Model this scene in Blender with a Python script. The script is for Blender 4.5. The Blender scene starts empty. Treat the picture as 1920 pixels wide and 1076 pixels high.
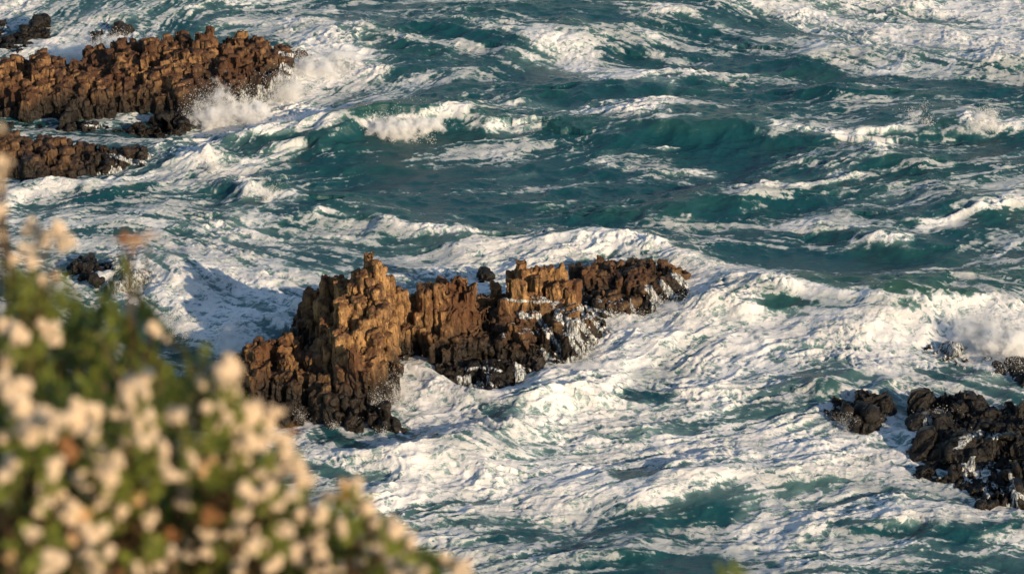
import bpy, math, random
import numpy as np
from mathutils import Vector, Matrix

random.seed(7); RNG = np.random.default_rng(11)
scene = bpy.context.scene
COL = scene.collection
R = math.radians

# ------------------------------------------------------------------ camera, sky, sun, exposure
CAM_H, PITCH, LENS = 45.0, R(24.0), 120.0
cd = bpy.data.cameras.new("camera"); cam = bpy.data.objects.new("camera", cd); COL.objects.link(cam)
cam.location = (0, 0, CAM_H); cam.rotation_euler = (math.pi/2 - PITCH, 0, 0)
cd.lens = LENS; cd.sensor_width = 36; cd.clip_start = 0.1; cd.clip_end = 20000
cd.dof.use_dof = True; cd.dof.focus_distance = 108; cd.dof.aperture_fstop = 7.5
scene.camera = cam
SUN_EL, SUN_AZ = R(19.0), R(43.0)          # azimuth measured from straight behind the camera towards the right
w = bpy.data.worlds.new("World"); scene.world = w; w.use_nodes = True
nt = w.node_tree; nt.nodes.clear()
sk = nt.nodes.new("ShaderNodeTexSky"); sk.sky_type = 'NISHITA'; sk.sun_disc = False
sk.sun_elevation = SUN_EL; sk.sun_rotation = math.pi - SUN_AZ
sk.altitude = 40; sk.air_density = 1.3; sk.dust_density = 0.6; sk.ozone_density = 2.0
bg = nt.nodes.new("ShaderNodeBackground"); bg.inputs[1].default_value = 0.125
wo = nt.nodes.new("ShaderNodeOutputWorld")
nt.links.new(sk.outputs[0], bg.inputs[0]); nt.links.new(bg.outputs[0], wo.inputs[0])
sun_to = Vector((math.sin(SUN_AZ)*math.cos(SUN_EL), -math.cos(SUN_AZ)*math.cos(SUN_EL), math.sin(SUN_EL)))
sd = bpy.data.lights.new("sun", 'SUN'); sun = bpy.data.objects.new("sun", sd); COL.objects.link(sun)
sd.energy = 5.0; sd.angle = R(0.5); sd.color = (1.0, 0.77, 0.50)
sun.rotation_euler = sun_to.to_track_quat('Z', 'Y').to_euler()
scene.view_settings.view_transform = 'Standard'; scene.view_settings.look = 'None'
scene.view_settings.exposure = 0.18; scene.view_settings.gamma = 1.0

# ------------------------------------------------------------------ photo measurements -> world
K = 36.0/LENS/1920.0
SP, CP = math.sin(PITCH), math.cos(PITCH)
def P(px, py, z=0.0):                      # ground point seen at a pixel of the photo
    u = (px-960)*K; v = -(py-538)*K
    d = np.array([u, CP + v*SP, -SP + v*CP])
    t = (z-CAM_H)/d[2]
    return np.array([d[0]*t, d[1]*t, z])
def near(px, py, depth):                   # point at a given depth along the view axis
    u = (px-960)*K*depth; v = -(py-538)*K*depth
    return Vector((u, CP*depth + v*SP, CAM_H - SP*depth + v*CP))
def proj(x, y, z):                         # world -> photo pixel
    dy = y; dz = z-CAM_H
    f = dy*CP - dz*SP; up = dy*SP + dz*CP
    f = np.maximum(f, 0.01)
    return 960 + x/f/K, 538 - up/f/K
def height_at(px, by, ty):                 # height of a thing whose foot is at by and whose top is at ty
    g = P(px, by); lo, hi = 0.0, 30.0
    for _ in range(40):
        m = (lo+hi)/2
        if proj(g[0], g[1], m)[1] > ty: lo = m
        else: hi = m
    return lo
def mpp(py): 
    return float(P(961, py)[0])           # metres per photo pixel at that row

# ------------------------------------------------------------------ noise
def _h(ix, iy, iz, s):
    h = (ix.astype(np.uint32)*np.uint32(374761393) + iy.astype(np.uint32)*np.uint32(668265263)
         + iz.astype(np.uint32)*np.uint32(2147483647) + np.uint32((s*974634777+12345) & 0xffffffff))
    h = (h ^ (h >> np.uint32(13)))*np.uint32(1274126177)
    h = (h ^ (h >> np.uint32(15)))*np.uint32(2246822519)
    return h ^ (h >> np.uint32(16))
def noise2(x, y, s=0):
    x0 = np.floor(x); y0 = np.floor(y); fx = (x-x0).astype(np.float32); fy = (y-y0).astype(np.float32)
    xi = x0.astype(np.int64); yi = y0.astype(np.int64); z = np.zeros_like(xi)
    u = fx*fx*fx*(fx*(fx*6-15)+10); v = fy*fy*fy*(fy*(fy*6-15)+10)
    def g(i, j):
        a = _h(xi+i, yi+j, z, s).astype(np.float32)*np.float32(2*math.pi/4294967296.0)
        return np.cos(a)*(fx-i) + np.sin(a)*(fy-j)
    a = g(0,0); b = g(1,0); c = g(0,1); d = g(1,1)
    return (a + u*(b-a) + v*(c-a) + u*v*(a-b-c+d))*1.5
def noise3(x, y, z, s=0):
    x0 = np.floor(x); y0 = np.floor(y); z0 = np.floor(z)
    fx = x-x0; fy = y-y0; fz = z-z0
    xi = x0.astype(np.int64); yi = y0.astype(np.int64); zi = z0.astype(np.int64)
    u = fx*fx*(3-2*fx); v = fy*fy*(3-2*fy); t = fz*fz*(3-2*fz)
    def g(i, j, k):
        h = _h(xi+i, yi+j, zi+k, s)
        gx = (h & np.uint32(1023)).astype(np.float32)/511.5-1
        gy = ((h >> np.uint32(10)) & np.uint32(1023)).astype(np.float32)/511.5-1
        gz = ((h >> np.uint32(20)) & np.uint32(1023)).astype(np.float32)/511.5-1
        return gx*(fx-i)+gy*(fy-j)+gz*(fz-k)
    def lx(j, k):
        a = g(0,j,k); return a+u*(g(1,j,k)-a)
    a = lx(0,0); b = lx(1,0); c = lx(0,1); d = lx(1,1)
    e = a+v*(b-a); f = c+v*(d-c)
    return (e+t*(f-e))*1.3
def fbm2(x, y, o=4, s=0, g=0.5):
    r = 0; a = 1.0
    for i in range(o):
        r = r + a*noise2(x*2**i, y*2**i, s+i*7); a *= g
    return r
def fbm3(x, y, z, o=3, s=0, g=0.5):
    r = 0; a = 1.0
    for i in range(o):
        r = r + a*noise3(x*2**i, y*2**i, z*2**i, s+i*7); a *= g
    return r
def facets(x, y, z, s):                    # angular broken blocks: every cell has its own plane
    xi = np.floor(x).astype(np.int64); yi = np.floor(y).astype(np.int64); zi = np.floor(z).astype(np.int64)
    best = np.full(x.shape, 9.0); sec = np.full(x.shape, 9.0); val = np.zeros(x.shape)
    for i in (-1, 0, 1):
        for j in (-1, 0, 1):
            for k in (-1, 0, 1):
                h = _h(xi+i, yi+j, zi+k, s); h2 = _h(xi+i, yi+j, zi+k, s+77)
                f = lambda q, b: ((q >> np.uint32(b)) & np.uint32(1023)).astype(np.float32)/1023
                qx = x-(xi+i+f(h, 0)); qy = y-(yi+j+f(h, 10)); qz = z-(zi+k+f(h, 20))
                d = qx*qx+qy*qy+qz*qz
                v = (f(h2, 0)-.5) + .9*((f(h2, 10)-.5)*(qx-qy)+(f(h2, 20)-.5)*qz)
                m = d < best
                sec = np.where(m, best, np.minimum(sec, d)); val = np.where(m, v, val); best = np.where(m, d, best)
    return val, np.sqrt(sec)-np.sqrt(best)
def sst(a, b, x):
    t = np.clip((x-a)/(b-a), 0, 1); return t*t*(3-2*t)

# ------------------------------------------------------------------ mesh and node helpers
def np_mesh(name, V, F, attrs=None, smooth=True):
    me = bpy.data.meshes.new(name)
    V = np.ascontiguousarray(V, dtype=np.float32); F = np.ascontiguousarray(F, dtype=np.int32)
    n, k = F.shape
    me.vertices.add(len(V)); me.vertices.foreach_set("co", V.ravel())
    me.loops.add(n*k); me.loops.foreach_set("vertex_index", F.ravel())
    me.polygons.add(n); me.polygons.foreach_set("loop_start", np.arange(0, n*k, k, dtype=np.int32))
    if smooth: me.polygons.foreach_set("use_smooth", np.ones(n, dtype=bool))
    for kx, a in (attrs or {}).items():
        at = me.attributes.new(kx, 'FLOAT', 'POINT'); at.data.foreach_set("value", np.ascontiguousarray(a, dtype=np.float32))
    me.update(calc_edges=True)
    return me
def link(name, me, m=None, parent=None):
    o = bpy.data.objects.new(name, me); COL.objects.link(o)
    if m: me.materials.clear(); me.materials.append(m)
    if parent: o.parent = parent
    return o
def tag(o, label=None, cat=None, group=None, kind=None):
    if label: o['label'] = label
    if cat: o['category'] = cat
    if group: o['group'] = group
    if kind: o['kind'] = kind
    return o
class NT:
    def __init__(s, name):
        s.m = bpy.data.materials.new(name); s.m.use_nodes = True; s.t = s.m.node_tree; s.t.nodes.clear()
        s.out = s.n("OutputMaterial")
    def n(s, ty, **kw):
        x = s.t.nodes.new("ShaderNode"+ty)
        for k, v in kw.items(): setattr(x, k, v)
        return x
    def l(s, a, b): s.t.links.new(a, b)
    def put(s, sock, v):
        if hasattr(v, 'is_output'): s.l(v, sock)
        else: sock.default_value = (v+(1,) if isinstance(v, tuple) and len(v) == 3 and sock.type == 'RGBA' else v)
    def attr(s, name): return s.n("Attribute", attribute_name=name).outputs['Fac']
    def math(s, op, a, b=0.0, c=0.0):
        x = s.n("Math", operation=op); s.put(x.inputs[0], a); s.put(x.inputs[1], b); s.put(x.inputs[2], c); return x.outputs[0]
    def mix(s, f, a, b):
        x = s.n("Mix", data_type='RGBA'); s.put(x.inputs[0], f); s.put(x.inputs[6], a); s.put(x.inputs[7], b); return x.outputs[2]
    def ramp(s, f, a, b, lo=0.0, hi=1.0):
        x = s.n("MapRange", interpolation_type='SMOOTHSTEP'); s.put(x.inputs[0], f)
        for i, v in enumerate((a, b, lo, hi)): x.inputs[i+1].default_value = v
        return x.outputs[0]
    def noise(s, sc, det=4, rough=0.55, stretch=None, dist=0.0):
        tc = s.n("TexCoord").outputs['Object']
        if stretch:
            mp = s.n("Mapping"); mp.inputs['Scale'].default_value = stretch; s.l(tc, mp.inputs[0]); tc = mp.outputs[0]
        x = s.n("TexNoise"); s.l(tc, x.inputs['Vector']); x.inputs['Scale'].default_value = sc
        x.inputs['Detail'].default_value = det; x.inputs['Roughness'].default_value = rough; x.inputs['Distortion'].default_value = dist
        return x.outputs['Fac']
    def bump(s, h, st, d, prev=None):
        x = s.n("Bump"); x.inputs['Strength'].default_value = st; x.inputs['Distance'].default_value = d
        s.l(h, x.inputs['Height'])
        if prev: s.l(prev, x.inputs['Normal'])
        return x.outputs[0]
    def pbr(s, color, rough=0.6, nrm=None, spec=0.5, ior=1.45, **kw):
        x = s.n("BsdfPrincipled"); s.put(x.inputs['Base Color'], color); s.put(x.inputs['Roughness'], rough)
        s.put(x.inputs['Specular IOR Level'], spec); x.inputs['IOR'].default_value = ior
        if nrm: s.l(nrm, x.inputs['Normal'])
        for k, v in kw.items(): s.put(x.inputs[k.replace('_', ' ')], v)
        return x.outputs[0]
    def done(s, sh): s.l(sh, s.out.inputs['Surface']); return s.m

# ------------------------------------------------------------------ materials
FOAM_COL = (0.86, 0.85, 0.85)
def make_sea_mat():
    t = NT("sea_water")
    foam = t.attr("foam"); milk = t.attr("milk"); hgt = t.attr("crest")
    fine = t.noise(6.5, 7, 0.72, (0.5, 1.0, 1.0), 1.0)
    finer = t.noise(30.0, 5, 0.7, (0.6, 1.0, 1.0), .5)
    tc = t.n("TexCoord").outputs['Object']
    wn = t.n("TexNoise"); t.l(tc, wn.inputs['Vector']); wn.inputs['Scale'].default_value = 1.7; wn.inputs['Detail'].default_value = 4
    va = t.n("VectorMath", operation='MULTIPLY_ADD'); t.l(wn.outputs['Color'], va.inputs[0]); va.inputs[1].default_value = (.9, .9, .0); t.l(tc, va.inputs[2])
    def web(sc):                               # the net that old foam draws out into
        v = t.n("TexVoronoi", feature='DISTANCE_TO_EDGE'); mp = t.n("Mapping"); mp.inputs['Scale'].default_value = (.6, 1, .0); t.l(va.outputs[0], mp.inputs[0]); t.l(mp.outputs[0], v.inputs['Vector'])
        v.inputs['Scale'].default_value = sc; return t.ramp(v.outputs['Distance'], 0.0, .22, 1, 0)
    net = t.math('ADD', t.math('MULTIPLY', web(2.4), .6), t.math('MULTIPLY', web(6.0), .4))
    f = t.math('MULTIPLY', t.math('SUBTRACT', fine, 0.5), 1.5)
    f = t.math('ADD', f, t.math('MULTIPLY', t.math('SUBTRACT', net, 0.42), 0.85))
    f = t.math('ADD', f, t.math('MULTIPLY', t.math('SUBTRACT', finer, 0.5), 0.9))
    f = t.math('ADD', foam, t.math('MULTIPLY', f, t.ramp(foam, 0.0, .3, .15, 1)))
    fresh = t.attr('fresh')
    fm = t.math('MULTIPLY', t.ramp(f, 0.16, 1.0), t.math('ADD', .55, t.math('MULTIPLY', fresh, .43)))
    deep = t.mix(hgt, (0.0065, 0.052, 0.066), (0.036, 0.096, 0.068))
    wc = t.mix(milk, deep, (0.135, 0.225, 0.222))
    rp = t.noise(5.0, 7, 0.68, (0.55, 1.0, 1.0), 0.4)
    nb = t.bump(rp, 0.5, 0.10)
    nb = t.bump(finer, 0.35, 0.03, nb)
    water = t.pbr(wc, 0.16, nb, 0.5, 1.33)
    bs = t.ramp(t.noise(.45, 3, .5), .38, .62, .22, 1.0)
    fb = t.bump(fine, 0.8, 0.10); fb.node.id_data.links.new(bs, fb.node.inputs['Strength'])
    fb = t.bump(finer, 0.8, 0.05, fb)
    fc = t.mix(t.ramp(f, 0.3, 1.15), (0.32, 0.45, 0.48), FOAM_COL)
    foams = t.pbr(fc, 0.85, fb, 0.2)
    x = t.n("MixShader"); t.l(fm, x.inputs[0]); t.l(water, x.inputs[1]); t.l(foams, x.inputs[2])
    return t.done(x.outputs[0])
def make_rock_mat(name, gold, dark, wetlevel=1.0):
    t = NT(name)
    wet = t.attr("wet"); tone = t.attr("tone")
    n1 = t.noise(1.6, 5, 0.6, (1, 1, 0.5)); n2 = t.noise(7.0, 5, 0.65, (1, 1, 0.6)); n3 = t.noise(24.0, 5, 0.65)
    c = t.mix(t.ramp(n1, 0.35, 0.65), dark, gold)
    c = t.mix(t.ramp(n2, 0.5, 0.72), c, tuple(v*1.5 for v in gold))
    c = t.mix(t.ramp(n2, 0.48, 0.33), c, tuple(v*0.45 for v in dark))
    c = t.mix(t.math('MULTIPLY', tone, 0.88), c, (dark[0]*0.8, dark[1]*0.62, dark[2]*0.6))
    c = t.mix(t.ramp(n3, 0.62, 0.75, 0, 0.35), c, (0.36, 0.27, 0.17))
    c = t.mix(wet, c, (0.018*wetlevel, 0.0135*wetlevel, 0.010*wetlevel))
    ro = t.math('SUBTRACT', 0.85, t.math('MULTIPLY', wet, 0.52))
    b = t.bump(n2, 0.8, 0.12); b = t.bump(n3, 0.7, 0.04, b)
    return t.done(t.pbr(c, ro, b, 0.4))
M = {}
M['sea'] = make_sea_mat()
M['rock'] = make_rock_mat("basalt_ochre", (0.37, 0.215, 0.092), (0.115, 0.062, 0.030))
M['rock_far'] = make_rock_mat("basalt_rust", (0.26, 0.148, 0.068), (0.085, 0.046, 0.025))
M['rock_dark'] = make_rock_mat("basalt_black", (0.055, 0.034, 0.019), (0.020, 0.014, 0.010), .5)
t = NT("white_water"); nn = t.noise(15, 6, 0.72, (1, 1, 0.2)); x = t.n("MixShader"); tr = t.n("BsdfTransparent")
t.l(t.ramp(nn, .34, .62), x.inputs[0]); t.l(tr.outputs[0], x.inputs[1])
t.l(t.pbr(t.mix(t.ramp(nn, 0.4, 0.65), (0.36, 0.42, 0.45), (.74, .74, .74)), 0.5, t.bump(nn, 0.9, 0.06), 0.35), x.inputs[2]); M['foam'] = t.done(x.outputs[0])
t = NT("spray_drops"); x = t.n("MixShader"); x.inputs[0].default_value = .45; tl = t.n("BsdfTranslucent"); tl.inputs[0].default_value = (.95, .95, .95, 1)
t.l(t.pbr((0.95, 0.95, 0.95), 0.6, None, 0.2), x.inputs[1]); t.l(tl.outputs[0], x.inputs[2]); M['spray'] = t.done(x.outputs[0])

# ------------------------------------------------------------------ sea
def ocean(N, L, lmin, lmax, wdir, seed, power=4.0, spread=2.0):
    r = np.random.default_rng(seed)
    k = 2*np.pi*np.fft.fftfreq(N, L/N); kx, ky = np.meshgrid(k, k, indexing='ij')
    kk = np.sqrt(kx**2+ky**2); kk[0,0] = 1
    c = (kx*wdir[0]+ky*wdir[1])/kk
    S = kk**(-power)*(np.abs(c)**spread*0.9+0.1)
    S *= np.exp(-(lmin/(2*np.pi/kk))**2*1.0)*(1-np.exp(-(lmax*kk/(2*np.pi))**2))
    S[0,0] = 0
    H = np.sqrt(S)*(r.normal(size=(N,N))+1j*r.normal(size=(N,N)))
    h = np.fft.ifft2(H); sc = 1/np.std(h.real)
    dx = np.fft.ifft2(1j*H*kx/kk).real*sc; dy = np.fft.ifft2(1j*H*ky/kk).real*sc
    return [(a).astype(np.float32) for a in (h.real*sc, dx, dy)]
def samp(A, u, v, wrap=True):
    N, Mx = A.shape
    u0 = np.floor(u).astype(np.int64); v0 = np.floor(v).astype(np.int64)
    fu = (u-u0).astype(np.float32); fv = (v-v0).astype(np.float32)
    if wrap: i0 = u0 % N; i1 = (u0+1) % N; j0 = v0 % Mx; j1 = (v0+1) % Mx
    else:
        i0 = np.clip(u0, 0, N-1); i1 = np.clip(u0+1, 0, N-1); j0 = np.clip(v0, 0, Mx-1); j1 = np.clip(v0+1, 0, Mx-1)
    return (A[i0,j0]*(1-fu)*(1-fv)+A[i1,j0]*fu*(1-fv)+A[i0,j1]*(1-fu)*fv+A[i1,j1]*fu*fv)

# foam cover of the sea, rows every 90 and columns every 120 of the measured photo (0 clear .. 9 white)
DENS = [
 [6,5,5,5,5,4,3,4,4,2,5,7,7,8,9,9,9],
 [7,8,7,4,4,8,5,4,4,7,5,2,3,5,8,9,9],
 [5,5,5,6,8,6,2,2,4,3,5,4,2,2,3,3,4],
 [3,4,4,6,6,3,2,3,4,2,2,1,1,4,5,2,2],
 [5,5,4,4,5,2,1,1,2,2,2,2,4,4,5,4,4],
 [5,6,5,6,6,5,5,5,5,4,1,1,3,3,4,2,3],
 [6,7,8,7,7,7,7,7,8,8,8,8,5,2,0,0,0],
 [6,6,6,7,7,5,5,5,7,9,9,8,9,9,9,9,8],
 [4,4,4,5,4,5,8,7,8,9,7,8,8,8,7,7,6],
 [6,6,6,6,7,8,9,8,9,9,9,9,9,9,9,9,8],
 [6,6,6,6,7,8,9,8,8,9,9,8,9,9,8,8,8],
 [6,6,6,6,6,7,8,7,6,5,3,4,7,8,7,6,6],
 [5,5,5,5,5,6,6,6,5,4,3,3,5,7,6,5,5]]
DENS = np.array(DENS, dtype=np.float32)/9.0
# strokes of foam (+) or of clear water (-): points, half width in pixels, amount
STROKES = [
 ([(450,245),(540,238),(630,228)],16,.7), ([(690,235),(760,238),(800,225),(865,212)],13,.9), ([(700,245),(760,248)],16,.9),
 ([(560,110),(640,110),(690,130)],34,.6), ([(560,160),(470,200),(360,215)],22,.5),
 ([(1010,70),(1060,85),(1090,110),(1120,95)],16,.5), ([(1110,140),(1180,132),(1260,140),(1250,180),(1200,205)],12,.5),
 ([(920,250),(1000,225),(1100,212),(1200,207),(1260,205)],9,.55), ([(940,265),(1000,250)],14,.3),
 ([(1440,222),(1500,230),(1560,240),(1600,245)],9,.6), ([(1600,240),(1680,235),(1720,222)],9,.4),
 ([(1800,215),(1840,222),(1910,235)],10,.9), ([(1255,230),(1275,255),(1240,270)],14,.4),
 ([(1130,300),(1200,280),(1280,275)],7,.35), ([(1120,310),(1250,315),(1330,320)],8,.4),
 ([(1340,345),(1400,375)],12,.3), ([(1500,300),(1560,320),(1640,290)],18,.35), ([(1620,270),(1650,280)],18,.3),
 ([(1430,350),(1520,330),(1620,345)],8,.3), ([(1490,430),(1580,420),(1650,455)],14,.3), ([(1590,460),(1640,455),(1690,455)],11,.7),
 ([(1730,440),(1800,405),(1920,378)],12,.55), ([(1690,540),(1800,505),(1920,465)],7,.5), ([(1780,400),(1900,370)],7,.3),
 ([(1420,345),(1500,360)],8,.3), ([(930,340),(1000,325)],8,.4), ([(1240,420),(1320,395),(1420,400)],8,.25),
 ([(470,360),(520,370),(560,368)],14,.7), ([(350,300),(395,300),(410,312)],16,.6), ([(0,380),(60,375),(120,355)],14,.6),
 ([(120,350),(200,340),(280,330)],7,.5), ([(140,275),(220,290),(300,285)],8,.4), ([(680,295),(740,310),(800,300)],9,.2),
 ([(600,400),(700,405),(800,435),(880,440)],8,.5), ([(880,470),(1000,470),(1100,460),(1200,470),(1290,500)],18,.6),
 ([(250,520),(320,560),(380,610),(430,650)],34,.6), ([(400,530),(450,540)],12,.3),
 ([(1290,505),(1400,535),(1500,560),(1600,570),(1720,585),(1850,600)],11,.5),
 ([(1080,470),(1250,480)],14,.3), ([(1290,600),(1200,620),(1120,680),(1060,740),(1000,780)],40,.5),
 ([(700,720),(760,710),(840,730)],18,.7), ([(1850,600),(1900,640),(1880,680)],40,.6), ([(1550,640),(1700,640),(1780,620)],30,.4),
 ([(760,850),(820,850),(880,880)],30,.3), ([(1060,880),(1180,900),(1300,880),(1420,870)],14,.3),
 ([(450,800),(520,800),(600,790)],10,.4), ([(620,300),(700,290)],10,.15), ([(1290,560),(1310,540),(1290,520)],12,.8),
 # clear water
 ([(1200,240),(1300,255),(1420,262),(1500,262)],22,-.55), ([(640,275),(740,275),(860,262)],16,-.5), ([(500,270),(600,262)],8,-.5),
 ([(1000,10),(1080,25),(1160,40)],16,-.5), ([(640,235),(690,255)],14,-.5), ([(1550,275),(1620,272)],10,-.4), ([(1450,600),(1480,590)],14,-.6),
 ([(1180,740),(1230,742)],14,-.55), ([(1330,590),(1400,560)],8,-.3), ([(720,330),(860,330)],18,-.4), ([(800,400),(960,410)],18,-.5),
 ([(1150,960),(1300,940),(1340,950)],26,-.45), ([(1180,1060),(1330,1040)],24,-.5), ([(1560,960),(1680,990),(1800,1000)],14,-.5),
 ([(1780,980),(1900,985)],14,-.4), ([(900,1000),(1000,980)],10,-.3), ([(780,985),(900,960)],8,-.25), ([(1150,880),(1230,865)],9,-.5),
 ([(600,820),(700,810)],14,-.35), ([(140,385),(220,375),(300,360)],12,-.7), ([(560,500),(620,510)],8,-.2), ([(300,640),(380,680),(430,670)],22,-.6),
 ([(1400,545),(1500,600),(1530,590)],8,-.2), ([(1480,490),(1700,500),(1900,530)],18,-.3), ([(1500,540),(1700,545),(1900,560)],12,-.3)]
# running direction of the streaks (pixel position, pixel direction)
FLOW = [(1000,750,1,-.4),(820,920,1,-.15),(1250,640,.9,-.5),(1150,700,.8,-.65),(1400,640,1,-.1),(1600,600,1,.12),(1820,640,1,.4),
 (1250,800,1,-.05),(1500,800,1,-.25),(1400,900,1,-.2),(1100,900,1,-.3),(1250,1010,1,0),(1600,950,1,-.12),(1800,820,.9,.4),(600,600,1,.3),
 (350,560,.9,.6),(480,440,1,.2),(700,400,1,.15),(1000,470,1,-.1),(420,300,.7,-.6),(600,350,1,-.3),(650,200,1,-.25),(1300,300,1,-.12),
 (1700,300,1,-.1),(1600,80,1,.25),(1000,100,1,.2),(1150,210,1,-.15),(1850,480,1,-.35),(1500,540,1,.25),(1200,740,.9,.5),(1330,700,.6,-.8),
 (760,780,.7,.6),(850,800,.9,.5),(200,80,.8,-.5),(600,120,.5,.6),(660,150,.5,-.8),(100,300,1,0),(1750,700,.9,.5),(1650,850,.7,.6),(1900,1000,1,.1)]
def seg_dist(px, py, pts, asp=1.0):
    d = np.full(px.shape, 1e9, dtype=np.float32); side = np.zeros_like(d); tt = np.zeros_like(d); n = len(pts)-1
    for i in range(n):
        (ax, ay), (bx, by) = pts[i], pts[i+1]
        ux, uy = bx-ax, (by-ay)*asp; L2 = ux*ux+uy*uy+1e-6
        t = np.clip(((px-ax)*ux+(py-ay)*asp*uy)/L2, 0, 1)
        qx = px-ax-t*ux; qy = (py-ay)*asp-t*uy
        e = np.sqrt(qx*qx+qy*qy).astype(np.float32); m = e < d
        d = np.where(m, e, d); side = np.where(m, qy, side); tt = np.where(m, (i+t)/n, tt)
    return d, side, tt
# swells and breakers: crest line in photo pixels, height (m), width towards the camera (m), width behind (m)
RIDGES = [
 ([(1150,238),(1230,228),(1330,226),(1440,230),(1540,242)],0.55,1.4,2.6), ([(620,262),(680,222),(760,215),(870,210),(920,222)],0.75,1.0,2.0),
 ([(440,240),(540,232),(640,225)],.6,1.1,2.0), ([(1700,232),(1790,222),(1920,228)],.55,1.3,2.0), ([(1280,500),(1420,545),(1560,565),(1720,580),(1860,600),(1960,640)],.6,2.2,1.6),
 ([(480,400),(640,395),(760,420),(860,440)],.5,1.8,1.6), ([(880,462),(1000,458),(1120,455),(1230,470),(1300,500)],.45,1.6,1.4),
 ([(700,735),(740,712),(800,712),(900,735),(1000,740)],.6,1.4,2.0), ([(760,850),(830,830),(900,860)],.6,1.4,1.6),
 ([(1000,800),(1060,740),(1130,690),(1200,650),(1290,600)],.38,1.2,1.4), ([(1060,890),(1160,905),(1260,880),(1400,860),(1500,850)],.5,1.6,1.2),
 ([(1560,430),(1640,448),(1720,460)],.45,1.2,1.2), ([(1180,395),(1320,380),(1480,360)],.4,1.5,1.6), ([(1700,400),(1800,385),(1920,380)],.45,1.5,1.5),
 ([(460,350),(520,355),(570,365)],.6,.9,1.2), ([(360,300),(400,292)],.6,.8,1.0), ([(0,370),(100,352),(260,345)],.4,1.1,1.0),
 ([(980,80),(1060,60),(1140,80)],.5,1.6,1.8), ([(1100,150),(1300,135)],.4,1.4,1.6), ([(1500,70),(1700,85),(1920,110)],.5,2.0,2.0), ([(600,40),(900,45)],.4,2,2),
 ([(1000,620),(1080,660)],.2,1,1), ([(230,505),(300,490),(360,520)],.7,1.6,1.0), ([(1500,640),(1650,610),(1780,620),(1850,650)],.45,1.6,1.4), ([(1740,850),(1700,800)],.5,.8,.8),
 ([(1000,760),(960,800),(900,840)],.4,1,1), ([(1540,720),(1620,715)],.6,.9,.9), ([(1250,560),(1330,590),(1400,600)],.4,.9,.9), ([(1160,1000),(1280,930),(1360,915)],.35,1.4,1.2),
 ([(1500,960),(1700,955),(1900,965)],.4,1.4,1.2), ([(1560,300),(1640,290),(1720,300)],.4,1.2,1.4), ([(1500,160),(1620,170)],.3,1.2,1.4)]

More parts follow.
